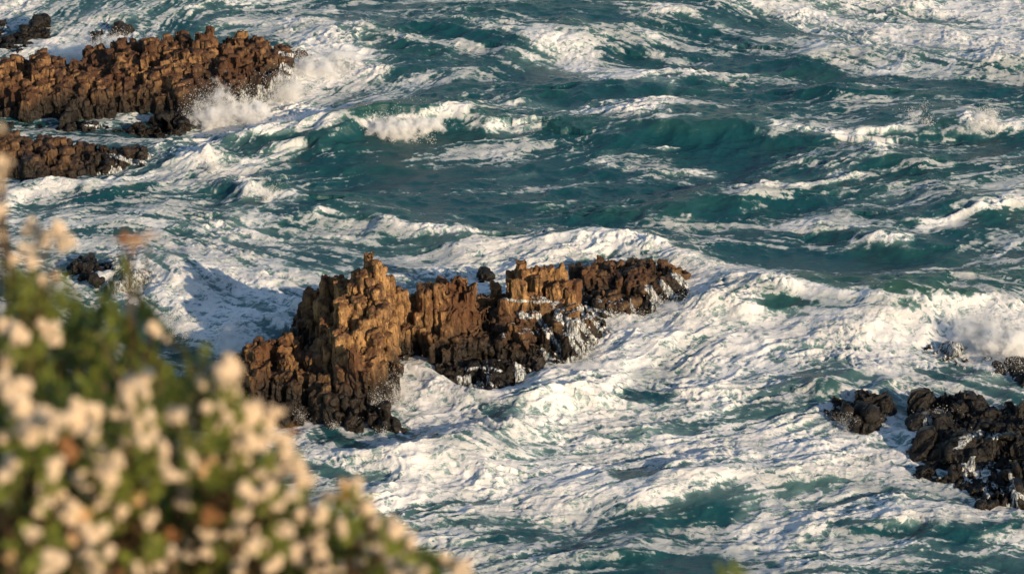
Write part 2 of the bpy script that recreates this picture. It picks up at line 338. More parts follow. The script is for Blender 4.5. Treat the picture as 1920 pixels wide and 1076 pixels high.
PADS = [(1850,860,190,4.6),(1190,570,120,2.6),(620,770,190,2.2),(1602,774,66,.9),(1595,735,50,.6),(905,722,80,1.2),(1795,665,70,1.5),(1900,695,60,1.2),(1080,660,100,1.8),(250,235,300,1.3),(150,335,260,1.2),(1755,885,60,1.5),(908,525,40,.9),(60,70,110,2.0)]     # calmer water round the rocks
def build_sea():
    # regular working grid for the foam streaks
    gx = np.arange(-26, 26, 0.04); gy = np.arange(76, 137, 0.05)
    GX, GY = np.meshgrid(gx, gy, indexing='ij')
    PX, PY = proj(GX, GY, 0.0)
    # flow
    wsum = np.zeros_like(GX, dtype=np.float32); fx = np.zeros_like(wsum); fy = np.zeros_like(wsum)
    for (a, b, dx, dy) in FLOW:
        q = P(a, b); e = P(a+dx*10, b+dy*10)-q; e /= np.linalg.norm(e)
        ww = 1.0/((GX-q[0])**2+(GY-q[1])**2+1.5)**1.5
        wsum += ww; fx += ww*e[0]; fy += ww*e[1]
    fx += wsum*0.35*fbm2(GX*.25, GY*.25, 3, 71); fy += wsum*0.45*fbm2(GX*.25, GY*.25, 3, 91)
    nrm = np.sqrt(fx**2+fy**2)+1e-6; fx /= nrm; fy /= nrm
    # warp so lumps swirl
    wx = 0.55*fbm2(GX*.5, GY*.5, 3, 3); wy = 0.55*fbm2(GX*.5, GY*.5, 3, 4)
    def lic(src, steps, step):
        acc = src.copy(); cnt = 1
        for sg in (-1, 1):
            u = np.broadcast_to(np.arange(len(gx), dtype=np.float32)[:, None], src.shape).copy()
            v = np.broadcast_to(np.arange(len(gy), dtype=np.float32)[None, :], src.shape).copy()
            for i in range(steps):
                iu = np.clip(u.astype(np.int32), 0, len(gx)-1); iv = np.clip(v.astype(np.int32), 0, len(gy)-1)
                u += sg*fx[iu, iv]*step/0.04; v += sg*fy[iu, iv]*step/0.05
                iu = np.clip(u.astype(np.int32), 0, len(gx)-1); iv = np.clip(v.astype(np.int32), 0, len(gy)-1)
                acc += src[iu, iv]; cnt += 1
        return acc/cnt
    U, V = GX+wx, GY+wy
    n1 = lic(fbm2(U*.9, V*.9, 4, 20, 0.6).astype(np.float32), 15, 0.12)
    n2 = lic(fbm2(U*3.2, V*3.2, 3, 30, 0.65).astype(np.float32), 12, 0.06)
    n3 = lic(fbm2(GX*8.5, GY*8.5, 2, 35, 0.7).astype(np.float32), 7, 0.045)
    n0 = fbm2(U*.28, V*.35, 2, 40)
    lace = 1-np.abs(noise2(U*1.9+n1, V*2.2, 50))*2.2                # cell walls of old foam
    lace2 = 1-np.abs(noise2(U*4.1, V*4.5, 51))*2.2
    z = lambda a: (a-a.mean())/a.std()
    pat = z(n1)*1.0 + z(n2)*0.75 + z(n0)*0.55 + z(lace)*0.45 + z(lace2)*0.35 + z(n3)*.5
    srt = np.sort(pat[::7, ::7].ravel()); pat = np.searchsorted(srt, pat).astype(np.float32)/len(srt)
    # heights
    swell = np.zeros_like(GX, dtype=np.float32)
    for pts, h, wf, wb in RIDGES:
        q = [P(a, b+.75*h*CP/mpp(b))[:2] for a, b in pts]; L = max(wf, wb)*3
        xs_ = [a[0] for a in q]; ys_ = [a[1] for a in q]
        m = (GX > min(xs_)-L) & (GX < max(xs_)+L) & (GY > min(ys_)-L) & (GY < max(ys_)+L)
        if not m.any(): continue
        d, s, tt = seg_dist(GX[m]+wx[m]*.8, GY[m]+wy[m]*.8, [tuple(a) for a in q])
        wd = np.where(s < 0, wf*.55, wb)
        swell[m] += h*np.exp(-(d/wd)**2)*(0.55+0.45*np.sin(np.clip(tt, 0, 1)*math.pi))
    for (a, b_, rx, ry) in PADS:
        q = P(a, b_); swell *= 1-.85*np.exp(-(((GX-q[0])/(rx*mpp(b_)))**2+((GY-q[1])/ry)**2)**1.5)
    PX, PY = proj(GX, GY, swell)
    # density
    ru = np.clip(PX/120, 0, 15.999); rv = np.clip(PY/90, 0, 11.999)
    wob = 26*fbm2(GX*.6, GY*.6, 3, 60); wob2 = 14*fbm2(GX*.6, GY*.6, 3, 61)
    D = samp(DENS, np.clip((PY+wob2)/90, 0, 11.999), np.clip((PX+wob)/120, 0, 15.999), False)
    for pts, hw, am in STROKES:
        x0 = min(p[0] for p in pts)-hw*5; x1 = max(p[0] for p in pts)+hw*5; y0 = min(p[1] for p in pts)-hw*3; y1 = max(p[1] for p in pts)+hw*3
        m = (PX > x0) & (PX < x1) & (PY > y0) & (PY < y1)
        if not m.any(): continue
        d, _, _ = seg_dist(PX[m]+wob[m]*.5, PY[m]+wob2[m]*.5, pts, 1.3)
        D[m] += am*np.exp(-(d/(hw*1.25))**2)
    big = lic(fbm2(U*.42, V*.5, 2, 23).astype(np.float32), 12, .2); big /= big.std()
    up = sst(480, 430, PY)*sst(900, 600, np.abs(PX-1300)); D = np.clip(D+(.10+.05*up)*big-.035*(PY > 690)-.02-.035*up, -0.1, 1.12)
    cover = -0.04+1.02*D
    raw = (pat-(1-cover))
    foam = sst(-0.30, 0.42, raw)
    thick = np.clip(raw/0.55+.1, 0, 1)
    milk = np.clip(sst(0.25, 1.0, D)*0.75+0.35*sst(-.4, .1, raw)-0.1, 0, 1)*(0.75+0.5*fbm2(GX*.5, GY*.7, 3, 66))
    turb = 1-np.abs(fbm2(U*1.1, V*1.1, 2, 80))*1.6
    b1 = (1-np.abs(noise2(U*1.7+.6*n2, V*1.9, 81))*2); b2 = (1-np.abs(noise2(U*3.4+.8*n2, V*4.2, 82))*2); b3 = (1-np.abs(noise2(U*7.5, V*8.5, 83))*2)
    rag = sst(0.35, 1.0, D)*(0.3+1.25*np.clip(fbm2(GX*.35, GY*.5, 2, 88)+.4, 0, 1))       # churned places stand rougher than drifting foam
    bumps = .68*sst(.05, .9, thick)*(0.03+0.97*rag)*(0.055*turb + 0.045*np.maximum(b1, -.3) + 0.030*np.maximum(b2, -.5) + 0.022*b3 + 0.034*z(n2) + 0.02*z(n1) + .020*z(n3))
    bumps += 0.015*foam
    fresh = np.clip(sst(.45, .95, D+.25*fbm2(GX*.7, GY*.9, 3, 99)), 0, 1)
    for (a, b_, rx, ry) in PADS:
        q = P(a, b_); k_ = np.exp(-(((GX-q[0])/(rx*mpp(b_)))**2+((GY-q[1])/ry)**2)**1.5)
        bumps = bumps*(1-.6*k_)-.10*k_
    edge = np.minimum(np.minimum(sst(0, 40, np.arange(len(gx))[:, None]), sst(0, 40, (len(gx)-1-np.arange(len(gx)))[:, None])),
                      np.minimum(sst(0, 40, np.arange(len(gy))[None, :]), sst(0, 40, (len(gy)-1-np.arange(len(gy)))[None, :])))
    swell *= edge; bumps *= edge
    # sea mesh: fine where waves show, growing coarser towards the horizon
    def axis(a, b, st, far0, far1):
        c = np.arange(a, b, st); o = []
        x, s = c[-1], st
        while x < far1: s *= 1.08; x += s; o.append(x)
        lft = []; x, s = c[0], st
        while x > far0: s *= 1.08; x -= s; lft.append(x)
        return np.concatenate([lft[::-1], c, o])
    xs = axis(-23, 23, 0.036, -9000, 9000); ys = axis(79, 134, 0.046, -3000, 12000)
    X, Y = np.meshgrid(xs, ys, indexing='ij')
    fold = lambda q, n: (n-1)-np.abs(np.mod(q, 2*(n-1))-(n-1))      # the pattern carries on past the worked-out bay
    gu, gv = fold((X-gx[0])/0.04, len(gx)), fold((Y-gy[0])/0.05, len(gy))
    g = lambda A: samp(A.astype(np.float32), gu, gv, False)
    Fo, Mi, Sw, Bu, Th = g(foam), g(milk), g(swell), g(bumps), g(thick); Fr = g(fresh)
    a, adx, ady = ocean(512, 67.0, 1.2, 16.0, (0.12, -1), 5, 4.0, 3.0)
    b, bdx, bdy = ocean(1024, 23.0, 0.16, 1.6, (0.25, -1), 9, 3.7, 1.5)
    fade = np.exp(-np.maximum(0, np.hypot(X, Y-105)-60)/60)
    fade2 = np.exp(-np.maximum(0, np.hypot(X, Y-105)-32)/10)
    ua, va = X/67*512, Y/67*512; ub, vb = X/23*1024, Y/23*1024
    ha, hb = samp(a, ua, va), samp(b, ub, vb)
    A1, A2 = 0.20*fade, 0.072*fade2*(0.75+0.5*noise2(X*.15, Y*.15, 8))
    Z = A1*ha + A2*hb + Sw + Bu*fade2
    X2 = X + 1.0*(A1*samp(adx, ua, va)+A2*samp(bdx, ub, vb)); Y2 = Y + 1.0*(A1*samp(ady, ua, va)+A2*samp(bdy, ub, vb))
    crest = np.clip(0.45*sst(0.15, 1.1, Sw)+0.35*sst(0.1, .5, A1*ha)+0.3*noise2(X*.3, Y*.5, 14), 0, 1)
    # small whitecaps on the sharpest crests
    cap = sst(1.3, 2.4, ha+0.55*hb)*0.8
    Fo = np.clip(Fo+cap*0.7*(Fo > 0.02), 0, 1)
    n, m = X.shape
    idx = np.arange(n*m).reshape(n, m)
    F = np.stack([idx[:-1,:-1], idx[1:,:-1], idx[1:,1:], idx[:-1,1:]], -1).reshape(-1, 4)
    V3 = np.stack([X2, Y2, Z], -1).reshape(-1, 3)
    me = np_mesh("sea", V3, F, {"foam": Fo.ravel(), "milk": np.clip(Mi, 0, 1).ravel(), "crest": crest.ravel(), "fresh": Fr.ravel()})
    o = link("sea", me, M['sea']); tag(o, kind='structure')
    return lambda x, y: float(samp(swell, np.array([(x-gx[0])/0.04]), np.array([(y-gy[0])/0.05]), False)[0])
sea_h = build_sea()

# seabed beneath, out of sight
# ------------------------------------------------------------------ rocks
def build_rock(name, label, lumps, mat='rock', sp=0.36, voxel=0.05, seed=1, wet=(0.5, 1.6), step=0.35, rough=1.0, cat='rock', casc=None, group=None, lean=0.04, boulder=0.0):
    r = random.Random(seed)
    L = []
    for (px, by, ty, rx, ry) in lumps:
        g = P(px, by); L.append((g[0], g[1], height_at(px, by, ty), rx*mpp(by), ry))
    if mat == 'rock_dark': step = min(step, .14)
    cx = sum(a[0] for a in L)/len(L); cy = sum(a[1] for a in L)/len(L)
    x0 = min(a[0]-a[3] for a in L)-.3; x1 = max(a[0]+a[3] for a in L)+.3; y0 = min(a[1]-a[4] for a in L)-.3; y1 = max(a[1]+a[4] for a in L)+.3
    pts = []; row = 0; y = y0
    while y < y1:
        x = x0+(sp/2 if row % 2 else 0)
        while x < x1:
            pts.append((x+r.uniform(-.22, .22)*sp, y+r.uniform(-.22, .22)*sp)); x += sp
        y += sp*0.87; row += 1
    A = np.array(pts)
    wx = A[:,0]+0.6*noise2(A[:,0]*.7, A[:,1]*.7, seed)+.15*noise2(A[:,0]*2.3, A[:,1]*2.3, seed+3); wy = A[:,1]+0.6*noise2(A[:,0]*.7, A[:,1]*.7, seed+1)+.15*noise2(A[:,0]*2.3, A[:,1]*2.3, seed+4)
    Hh = np.zeros(len(A))
    for (lx, ly, h, rx, ry) in L:
        d = np.sqrt(((wx-lx)/rx)**2+((wy-ly)/ry)**2)
        f = np.clip(1-d**6, 0, 1)**0.5*(1-0.16*np.clip(d, 0, 1))
        Hh = np.maximum(Hh, (h+0.6)*f)
    # clusters of columns break off together, so neighbours share a top and a set-back
    c1 = facets(A[:,0]/1.0+.3*noise2(A[:,0], A[:,1], 5), A[:,1]/.8, np.full(len(A), .5), seed+61)[0]
    c2 = facets(A[:,0]/.55, A[:,1]/.5, np.full(len(A), .5), seed+62)[0]
    Hh = Hh*(1+step*(.42*np.minimum(c1+.12, .1)+.36*np.minimum(c2+.1, .12)))
    gl = np.minimum(np.abs(noise2(A[:,0]*.95, A[:,1]*.22+9, seed+63)), np.abs(noise2(A[:,0]*.55+7, A[:,1]*.15, seed+64)))
    Hh = Hh*(1-{'rock': .15, 'rock_far': .12}.get(mat, 0)*sst(.13, .02, gl))
    d2 = (A[:,0][:,None]-A[:,0][None])**2+(A[:,1][:,None]-A[:,1][None])**2      # no lone pinnacles: held near the third highest neighbour
    nb = np.where((d2 < (1.5*sp)**2) & (d2 > 1e-6), Hh[None], 0); nb = -np.sort(-nb, axis=1)[:, 2]
    if mat != 'rock_dark' and len(A) > 300: Hh = np.where(Hh > .4, np.minimum(Hh, nb+.38)*(1.06 if mat == 'rock' else 1), Hh)
    verts, faces = [], []
    lum = noise2(A[:,0]*.5, A[:,1]*.5, seed+9)
    for (ax, ay), h, lu in zip(pts, Hh, lum):
        if h < 0.35: continue
        h = h-0.6 + r.choice((0, 0, 0, 0, -.2, -.45, .06))*step*min(1, h*.7) + r.uniform(-.07, .04) - (.22 if mat == 'rock_dark' and sp > .6 else .10)
        z = -0.9; top = h; ns = r.choice((4, 5, 5, 6)); a0 = r.uniform(0, 6.28)
        ang = [a0+2*math.pi*(i+r.uniform(-.2, .2))/ns for i in range(ns)]
        rad = [sp*r.uniform(.56, .84) for _ in range(ns)]
        tlx, tly = lean*lu+r.uniform(-.02, .02), lean*noise2(np.array([ax*.4]), np.array([ay*.4]), seed+5)[0]
        while z < top-0.05:
            z2 = min(top, z+r.uniform(.4, 1.7)*(1.5 if mat == 'rock_far' else 1))
            if top-z2 < .15: z2 = top
            sc = r.uniform(.9, 1.12); jx, jy = r.uniform(-.13, .13)*sp, r.uniform(-.13, .13)*sp; ang = [q+r.uniform(-.1, .1) for q in ang]
            b = len(verts)
            s0, s1 = r.uniform(-.2, .2), r.uniform(-.2, .2)
            for zz, last in ((z-0.04, 0), (z2, 1)):
                for q, rr in zip(ang, rad):
                    c, s = math.cos(q)*rr*sc, math.sin(q)*rr*sc
                    e = (s0*c+s1*s)*(2.3 if mat == 'rock' else 1.7) if (last and z2 == top) else 0
                    tp = 0.95 if last else 1
                    verts.append((ax-cx+c*tp+jx+tlx*zz, ay-cy+s*tp+jy+tly*zz, zz+e))
            faces.append(tuple(range(b+ns-1, b-1, -1))); faces.append(tuple(range(b+ns, b+2*ns)))
            for i in range(ns):
                j = (i+1) % ns; faces.append((b+i, b+j, b+ns+j, b+ns+i))
            z = z2
    me = bpy.data.meshes.new("tmp"); me.from_pydata(verts, [], faces)
    o = bpy.data.objects.new("tmp", me); COL.objects.link(o)
    md = o.modifiers.new("r", 'REMESH'); md.mode = 'VOXEL'; md.voxel_size = voxel
    dg = bpy.context.evaluated_depsgraph_get(); ev = o.evaluated_get(dg).to_mesh()
    n = len(ev.vertices); V = np.empty(n*3, np.float32); ev.vertices.foreach_get("co", V); V = V.reshape(-1, 3)
    N = np.empty(n*3, np.float32); ev.vertex_normals.foreach_get("vector", N); N = N.reshape(-1, 3)
    nf = len(ev.polygons); Fl = np.empty(nf*4, np.int32); ev.loops.foreach_get("vertex_index", Fl); F = Fl.reshape(-1, 4)
    V = V.copy(); N = N.copy(); F = F.copy()
    o.evaluated_get(dg).to_mesh_clear(); bpy.data.objects.remove(o); bpy.data.meshes.remove(me)
    x, y, z = V[:,0]*1.0+seed*13, V[:,1]*1.0, V[:,2]*1.0
    low = sst(1.6, .2, z)
    gx_, gy_ = x+.12*noise3(x*1.3, y*1.3, z*.9, seed+30), y+.12*noise3(x*1.3, y*1.3, z*.9, seed+31)
    vs = 1 if mat == 'rock_dark' else .55
    f1, e1 = facets(gx_*1.3, gy_*1.3, z*.62*vs, seed); f2, e2 = facets(gx_*3.1, gy_*3.1, z*1.5*vs, seed+40); f3, e3 = facets(gx_*7, gy_*7, z*4, seed+41)
    d = 0.12*f1 - .06*sst(.08, 0, e1) + 0.065*f2 - 0.045*sst(.12, 0, e2) + 0.035*f3 + .02*noise3(x*11, y*11, z*8, seed+3)
    d += (low*0.8+boulder)*(0.10*noise3(x*1.3, y*1.3, z*1.8, seed+6)+(.08+.14*(mat == 'rock_dark'))*f1+0.06*f2+.03*f3-.05*sst(.07, 0, e1))
    V = V + N*(d*rough)[:, None]
    V[:, :2] += 0.05*rough*np.stack([noise3(x*2, y*2, z*.9, seed+10), noise3(x*2, y*2, z*.9, seed+11)], -1)
    wt = sst(wet[1], wet[0], z+0.55*fbm3(x*.7, y*.7, z*.7, 3, seed+12))
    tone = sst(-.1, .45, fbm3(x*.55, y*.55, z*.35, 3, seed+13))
    tone = np.maximum(tone, sst(.35, .9, N[:,2])*(1.0 if mat == 'rock_far' else .8))  # level tops coloured darker: dark wet rock plus painted-in shade of grazing sun
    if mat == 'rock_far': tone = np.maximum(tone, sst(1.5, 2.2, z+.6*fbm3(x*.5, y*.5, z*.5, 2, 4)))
    attrs = {"wet": wt, "tone": tone}
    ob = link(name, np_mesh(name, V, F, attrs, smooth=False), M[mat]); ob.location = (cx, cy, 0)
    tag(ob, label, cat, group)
    # white water running over the rock
    if casc:
        W = V+np.array([cx, cy, 0], np.float32); px, py = proj(W[:,0], W[:,1], W[:,2])
        # recompute normals after displacement from faces
        c4 = V[F]; fn = np.cross(c4[:,2]-c4[:,0], c4[:,3]-c4[:,1]); fn /= (np.linalg.norm(fn, axis=1)[:, None]+1e-9)
        vn = np.zeros_like(V)
        for k in range(4): np.add.at(vn, F[:,k], fn)
        vn /= (np.linalg.norm(vn, axis=1)[:, None]+1e-9)
        sc = np.full(len(V), -1.0)
        nn_ = 7*noise3(x*2.5, y*2.5, z*1.0, seed+20)+5*noise3(x*7, y*7, z*2, seed+21)
        for pts_, hw in casc['strokes']:
            dd, _, _ = seg_dist(px+nn_, py+nn_*.5, pts_)
            sc = np.maximum(sc, 1-dd/hw)
        if 'top' in casc:                      # sheets left on level tops inside a box of the photo
            for (a, b, c, e, thr) in casc['top']:
                inb = (px > a) & (px < c) & (py > b) & (py < e)
                sc = np.where(inb & (vn[:,2] > .8), np.maximum(sc, noise3(x*1.1, y*1.1, z, seed+22)*1.4+.5-thr), sc)
        if 'skirt' in casc:                    # boiling white foot of the rock
            h0, (a, c) = casc['skirt']
            sc = np.where((px > a) & (px < c), np.maximum(sc, (h0-z)/.5+1.3*noise3(x*1.6, y*1.6, z*.5, seed+23)-.1), sc)
        sc = sc+.38*noise3(x*5, y*5, z*.7, seed+24)+.15*noise3(x*12, y*12, z*1.5, seed+25)-.08
        fm = sc[F].mean(1) > 0.12
        if fm.sum() > 10:
            Ff = F[fm]; u, inv = np.unique(Ff, return_inverse=True)
            th = 0.008+0.018*np.clip(sc[u], 0, 1)+.006*noise3(x[u]*5, y[u]*5, z[u]*2.5, 3)
            edge_th = np.where(sc[u] < .12, -0.02, th)
            cm = np_mesh("cascade", V[u]+vn[u]*edge_th[:, None], inv.reshape(-1, 4), None, True)
            co = link("cascade", cm, M['foam'], ob); co['kind'] = "stuff"
    return ob

big = build_rock('rock_outcrop', "tall jagged golden brown column rock in the middle of the white surf", [
 (497,735,645,58,1.7),(452,745,668,34,1.3),(545,735,648,30,1.6),(588,672,552,28,1.2),(622,684,528,22,1.4),(660,695,506,24,1.8),(697,690,478,20,1.6),(722,695,498,18,1.5),
 (738,700,520,16,1.4),(750,712,592,14,1.3),(668,738,606,60,1.5),(700,735,640,55,1.4),(600,745,680,60,1.6),(660,768,728,70,1.0),(560,765,735,70,1.0),(640,790,765,26,.5),(705,785,750,30,.6),(700,722,560,36,1.3),(652,715,556,30,1.2),(610,735,655,40,1.3),
 (774,634,522,16,1.0),(764,668,578,24,1.3),(706,692,484,22,1.5),(800,655,497,20,1.6),(836,655,500,16,1.5),(862,655,532,18,1.5),(836,675,585,36,1.2),(822,686,625,36,1.0),(845,665,560,30,1.3),
 (892,650,550,22,1.5),(920,640,540,22,1.4),(945,630,515,16,1.3),(970,628,488,13,1.2),(990,628,500,15,1.2),(1015,628,512,16,1.2),(1036,628,519,12,1.1),(1055,628,532,12,1.1),
 (980,655,588,60,1.4),(900,670,605,55,1.3),(960,668,600,40,1.2),(1045,650,582,40,1.2),(1085,640,592,40,1.1),(1020,665,625,55,1.2),(1118,625,602,26,1.0),(1000,676,640,50,1.0)],
 'rock', .30, .032, 3, (0.5, 1.7), .8, 1.0,
 casc={'strokes': [([(1010,597),(1025,620),(1045,650),(1050,672)],7),([(1040,580),(1060,610),(1072,640),(1085,665)],7),([(1065,600),(1090,640),(1100,668)],9),([(1085,600),(1115,640),(1120,655)],8),
   ([(950,562),(990,566),(1030,565)],4),([(975,592),(1010,592)],6),([(1080,575),(1120,590),(1145,600)],7),([(1100,590),(1130,620)],5)],
   'top': [(940,555,1150,640,.1)], 'skirt': (.25, (860,1200))})
build_rock('rock_ledge', "low flat brown ledge past the seaward end of the tall jagged rock, foam pouring off", [
 (1105,552,500,22,1.2),(1135,550,494,28,1.3),(1170,550,490,30,1.3),(1205,550,489,28,1.3),(1240,550,491,26,1.2),(1268,550,502,20,1.1),(1150,582,545,50,1.1),(1210,575,530,50,1.1),(1120,572,540,30,1.1),(1095,600,580,30,.8),(1280,560,525,20,.9)],
 'rock', .30, .036, 8, (0.3, 1.3), .35, 1.0,
 casc={'strokes': [([(1215,540),(1240,575),(1245,600)],9),([(1240,530),(1265,560),(1270,590)],10),([(1262,515),(1290,535),(1300,560)],9),([(1180,560),(1190,590)],4),([(1225,555),(1222,590)],5),([(1100,575),(1150,590),(1180,598)],4)],
   'top': [(1060,560,1200,620,.2)], 'skirt': (.25, (1100,1320))})
build_rock('boulder_cluster', "low black wet boulders laced with white runoff at the foot of the tall rock", [
 (848,712,684,30,.9),(880,720,690,30,.8),(915,718,688,28,.8),(940,712,692,22,.6),(900,735,712,40,.5)], 'rock_dark', .48, .036, 12, (3, 6), .3, 1.2,
 casc={'strokes': [([(870,690),(900,688),(940,695)],4),([(880,700),(885,730)],4),([(915,700),(925,725),(950,730)],5),([(905,715),(900,740)],4),([(858,705),(862,735)],3)], 'skirt': (.2, (780,1000))}, boulder=.9)
build_rock('boulder', "rounded black boulder with a water veil, front of the cascades", [(980,700,676,18,.5)], 'rock_dark', .4, .04, 14, (3, 6), .2, 1.0,
 casc={'strokes': [([(970,682),(968,700)],3),([(985,680),(998,700)],3)]}, boulder=.9)
build_rock('boulder', "small dark boulder awash behind the gap in the tall rock", [(908,530,503,18,.6)], 'rock_dark', .4, .045, 15, (3, 6), .2, 1.0, boulder=.6)
build_rock('boulder', "wet black boulder at the near left corner of the tall rock beside the curling surge", [(712,790,768,16,.5)], 'rock_dark', .36, .036, 16, (3, 6), .2, 1.0, boulder=.8)
build_rock('rock_headland', "long rust brown columnar rock wall on the far side of the bay, biggest rock", [
 (15,190,107,48,1.9),(75,190,108,40,1.9),(120,190,118,40,1.8),(165,190,122,40,1.6),(-70,190,112,60,2),
 (190,160,98,34,1.8),(232,158,80,34,2),(280,155,68,36,2.1),(330,152,62,36,2.1),(385,152,62,40,2.1),(435,150,67,36,2),(480,148,72,34,1.9),(515,145,80,26,1.6),(538,140,88,16,1.2),
 (220,185,128,50,1.9),(280,182,118,50,2),(340,180,112,50,2),(395,175,110,46,1.9),(440,170,108,42,1.7),(485,160,106,34,1.5),(515,155,112,26,1.3)],
 'rock_far', .27, .038, 21, (0.2, 1.2), .6, .8,
 casc={'strokes': [([(525,100),(560,105)],5),([(530,125),(560,140)],8),([(520,150),(550,160)],8)], 'skirt': (.5, (400,620))})
build_rock('rock_shelf', "brown rock shelf tapering into dark wet rocks, below the long rust wall", [
 (5,312,247,40,1.5),(50,312,254,36,1.5),(-50,312,247,40,1.6),(95,312,260,34,1.3),(140,312,264,34,1.2),(185,311,269,34,1.1),(230,310,276,34,1.0),(268,308,285,26,.8),(295,308,295,18,.6),(50,334,320,70,.6),(100,332,322,50,.5)],
 'rock_far', .28, .038, 25, (0.3, 1.3), .6, .8, casc={'strokes': [([(205,290),(235,300),(262,312)],5),([(240,300),(280,306)],4)], 'skirt': (.25, (180,340))})
build_rock('reef', "thin dark reef lying low along the foot of the long rust wall", [
 (40,240,231,50,.45),(110,240,233,50,.45),(180,240,234,50,.4),(250,240,232,40,.45),(300,240,230,28,.55),(320,241,232,16,.5),(225,241,231,20,.45)], 'rock_dark', .48, .036, 27, (3, 6), .3, 1.2, casc={'strokes': [([(165,238),(200,232),(225,228)],4)]}, boulder=.7)
build_rock('sea_stack', "brown rock hump in the top left corner behind white surf", [(68,58,34,24,.8),(20,80,66,45,.9),(85,66,50,16,.6),(-20,50,40,30,.8)], 'rock_dark', .42, .06, 29, (.3, 1.5), .4, 1.2)
build_rock('boulder', "brown boulder tip poking out of surf just above the long rust wall", [(222,60,44,14,.6),(200,66,54,12,.4)], 'rock_far', .4, .055, 31, (.2, .8), .3, 1.0, boulder=.4)
build_rock('boulder', "small brown stone half buried in surf left above the long rust wall", [(180,82,72,10,.4)], 'rock_far', .4, .055, 32, (.2, .8), .3, 1.0, boulder=.4)
build_rock('boulder', "flat dark stone alone in green water beneath the tapering shelf", [(205,356,345,24,.5)], 'rock_dark', .4, .055, 33, (3, 6), .3, 1.0, boulder=.8)
for i, (lx, ly, lt, rx, lb) in enumerate([(548,98,84,12,"brown block at the seaward tip of the long rust wall, uppermost of three"), (572,108,98,10,"brown block standing off the seaward tip of the long rust wall, in full surf"), (548,126,112,12,"brown block at the seaward tip of the long rust wall, lowest of three")]):
    build_rock('boulder', lb, [(lx, ly, lt, rx, .5)], 'rock_far', .4, .055, 35+i, (.2, .9), .3, 1.0, group='blocks at the tip of the far wall', casc={'strokes': [([(lx-8, ly-6), (lx+10, ly-4)], 4)]}, boulder=.4)
build_rock('sunken_rock', "brown topped rock under sheeting foam left of the tall rock", [(175,525,494,34,1.0),(215,525,499,24,.9),(290,530,502,20,.8),(250,530,505,26,.8)], 'rock_dark', .36, .036, 41, (0.4, 1.2), .3, 1.0,
 casc={'strokes': [([(225,500),(260,520),(300,545)],22),([(260,505),(300,530)],18)], 'skirt': (.5, (200,360))}, boulder=.5)
build_rock('reef', "dark wet rocks half hidden behind the flowers, near left of the tall rock", [(330,745,715,40,1.0),(380,745,705,34,1.1),(420,750,700,24,1.0),(300,765,740,30,.6)], 'rock_dark', .48, .036, 43, (1.0, 3), .4, 1.1, boulder=.5)
build_rock('dark_rock', "angular black rock, left one of the pair in the white wash", [(1575,780,752,24,.7),(1553,782,766,15,.5),(1592,778,757,12,.5)], 'rock_dark', .48, .036, 51, (3, 6), .3, 1.1, boulder=.6, group='pair of black rocks in the wash')
build_rock('dark_rock', "blocky black rock, right and larger one of the pair in the white wash", [(1640,774,738,18,.8),(1618,774,742,16,.7),(1604,775,750,11,.5)], 'rock_dark', .48, .036, 52, (3, 6), .3, 1.1, boulder=.5, group='pair of black rocks in the wash')
build_rock('awash_rock', "dark rock veiled by white water just behind the black pair", [(1556,738,722,15,.4),(1585,736,720,15,.4),(1622,731,718,13,.35)], 'rock_dark', .36, .036, 53, (3, 6), .3, 1.0,
 casc={'strokes': [([(1545,722),(1555,742)],4),([(1575,718),(1582,742)],3),([(1600,720),(1612,740)],5)], 'skirt': (.15, (1400,1700))}, boulder=.8)
build_rock('rock_mass', "big black wet rock mass with foam pools at the right edge of the surf", [
 (1765,800,758,30,1.4),(1800,805,762,34,1.5),(1835,815,772,28,1.4),(1735,808,780,26,1.0),(1880,815,782,40,1.4),(1925,820,790,34,1.6),(1965,830,790,40,1.6),
 (1760,842,808,30,1.1),(1830,850,822,60,1.4),(1900,860,825,50,1.5),(1740,830,800,20,.8),(1960,870,830,40,1.5),(1860,880,855,60,1.1),(1910,900,868,50,1.3),(1835,905,882,40,.9),(1880,920,900,45,.8),(1925,925,895,35,.8),(1970,920,880,30,.9)],
 'rock_dark', .64, .036, 55, (3, 6), .8, 1.3,
 casc={'strokes': [([(1805,815),(1840,812),(1868,818)],8),([(1740,782),(1732,805)],5),([(1760,850),(1800,838),(1818,820)],5),([(1800,870),(1840,865),(1860,870)],4),([(1845,890),(1850,930)],6),([(1895,890),(1905,930)],6),([(1860,905),(1880,925)],5)],
  'top': [(1800,800,1880,830,.2)], 'skirt': (-.05, (1650,2100))}, boulder=.9)
build_rock('boulder', "low black boulder lapped by foam left of the big black mass, upper one", [(1738,862,850,15,.5)], 'rock_dark', .36, .036, 57, (3, 6), .2, 1.0, boulder=.8)
build_rock('boulder', "low black boulder lapped by foam left of the big black mass, lower wider one", [(1735,892,876,18,.7),(1770,886,872,22,.6)], 'rock_dark', .36, .036, 58, (3, 6), .2, 1.0, boulder=.8, casc={'strokes': [([(1760,880),(1765,900)],4)]})
build_rock('awash_rock', "dark rock breaking through the tall wave near the right edge", [(1912,702,684,24,.8),(1885,700,690,14,.5)], 'rock_dark', .45, .036, 60, (3, 6), .2, 1.0, boulder=.8, casc={'strokes': [([(1885,680),(1890,700)],4)]})
build_rock('awash_rock', "streaked rock under thin white sheets left of the tall wave", [(1765,662,640,15,.7),(1795,670,652,18,.7),(1828,682,668,15,.5)], 'rock_dark', .36, .036, 61, (3, 6), .2, 1.0, boulder=.8,
 casc={'strokes': [([(1752,640),(1760,665)],12),([(1775,635),(1785,670)],14),([(1800,645),(1812,680)],14),([(1825,660),(1835,690)],12),([(1788,640),(1800,655)],9)], 'skirt': (.5, (1700,1900))})

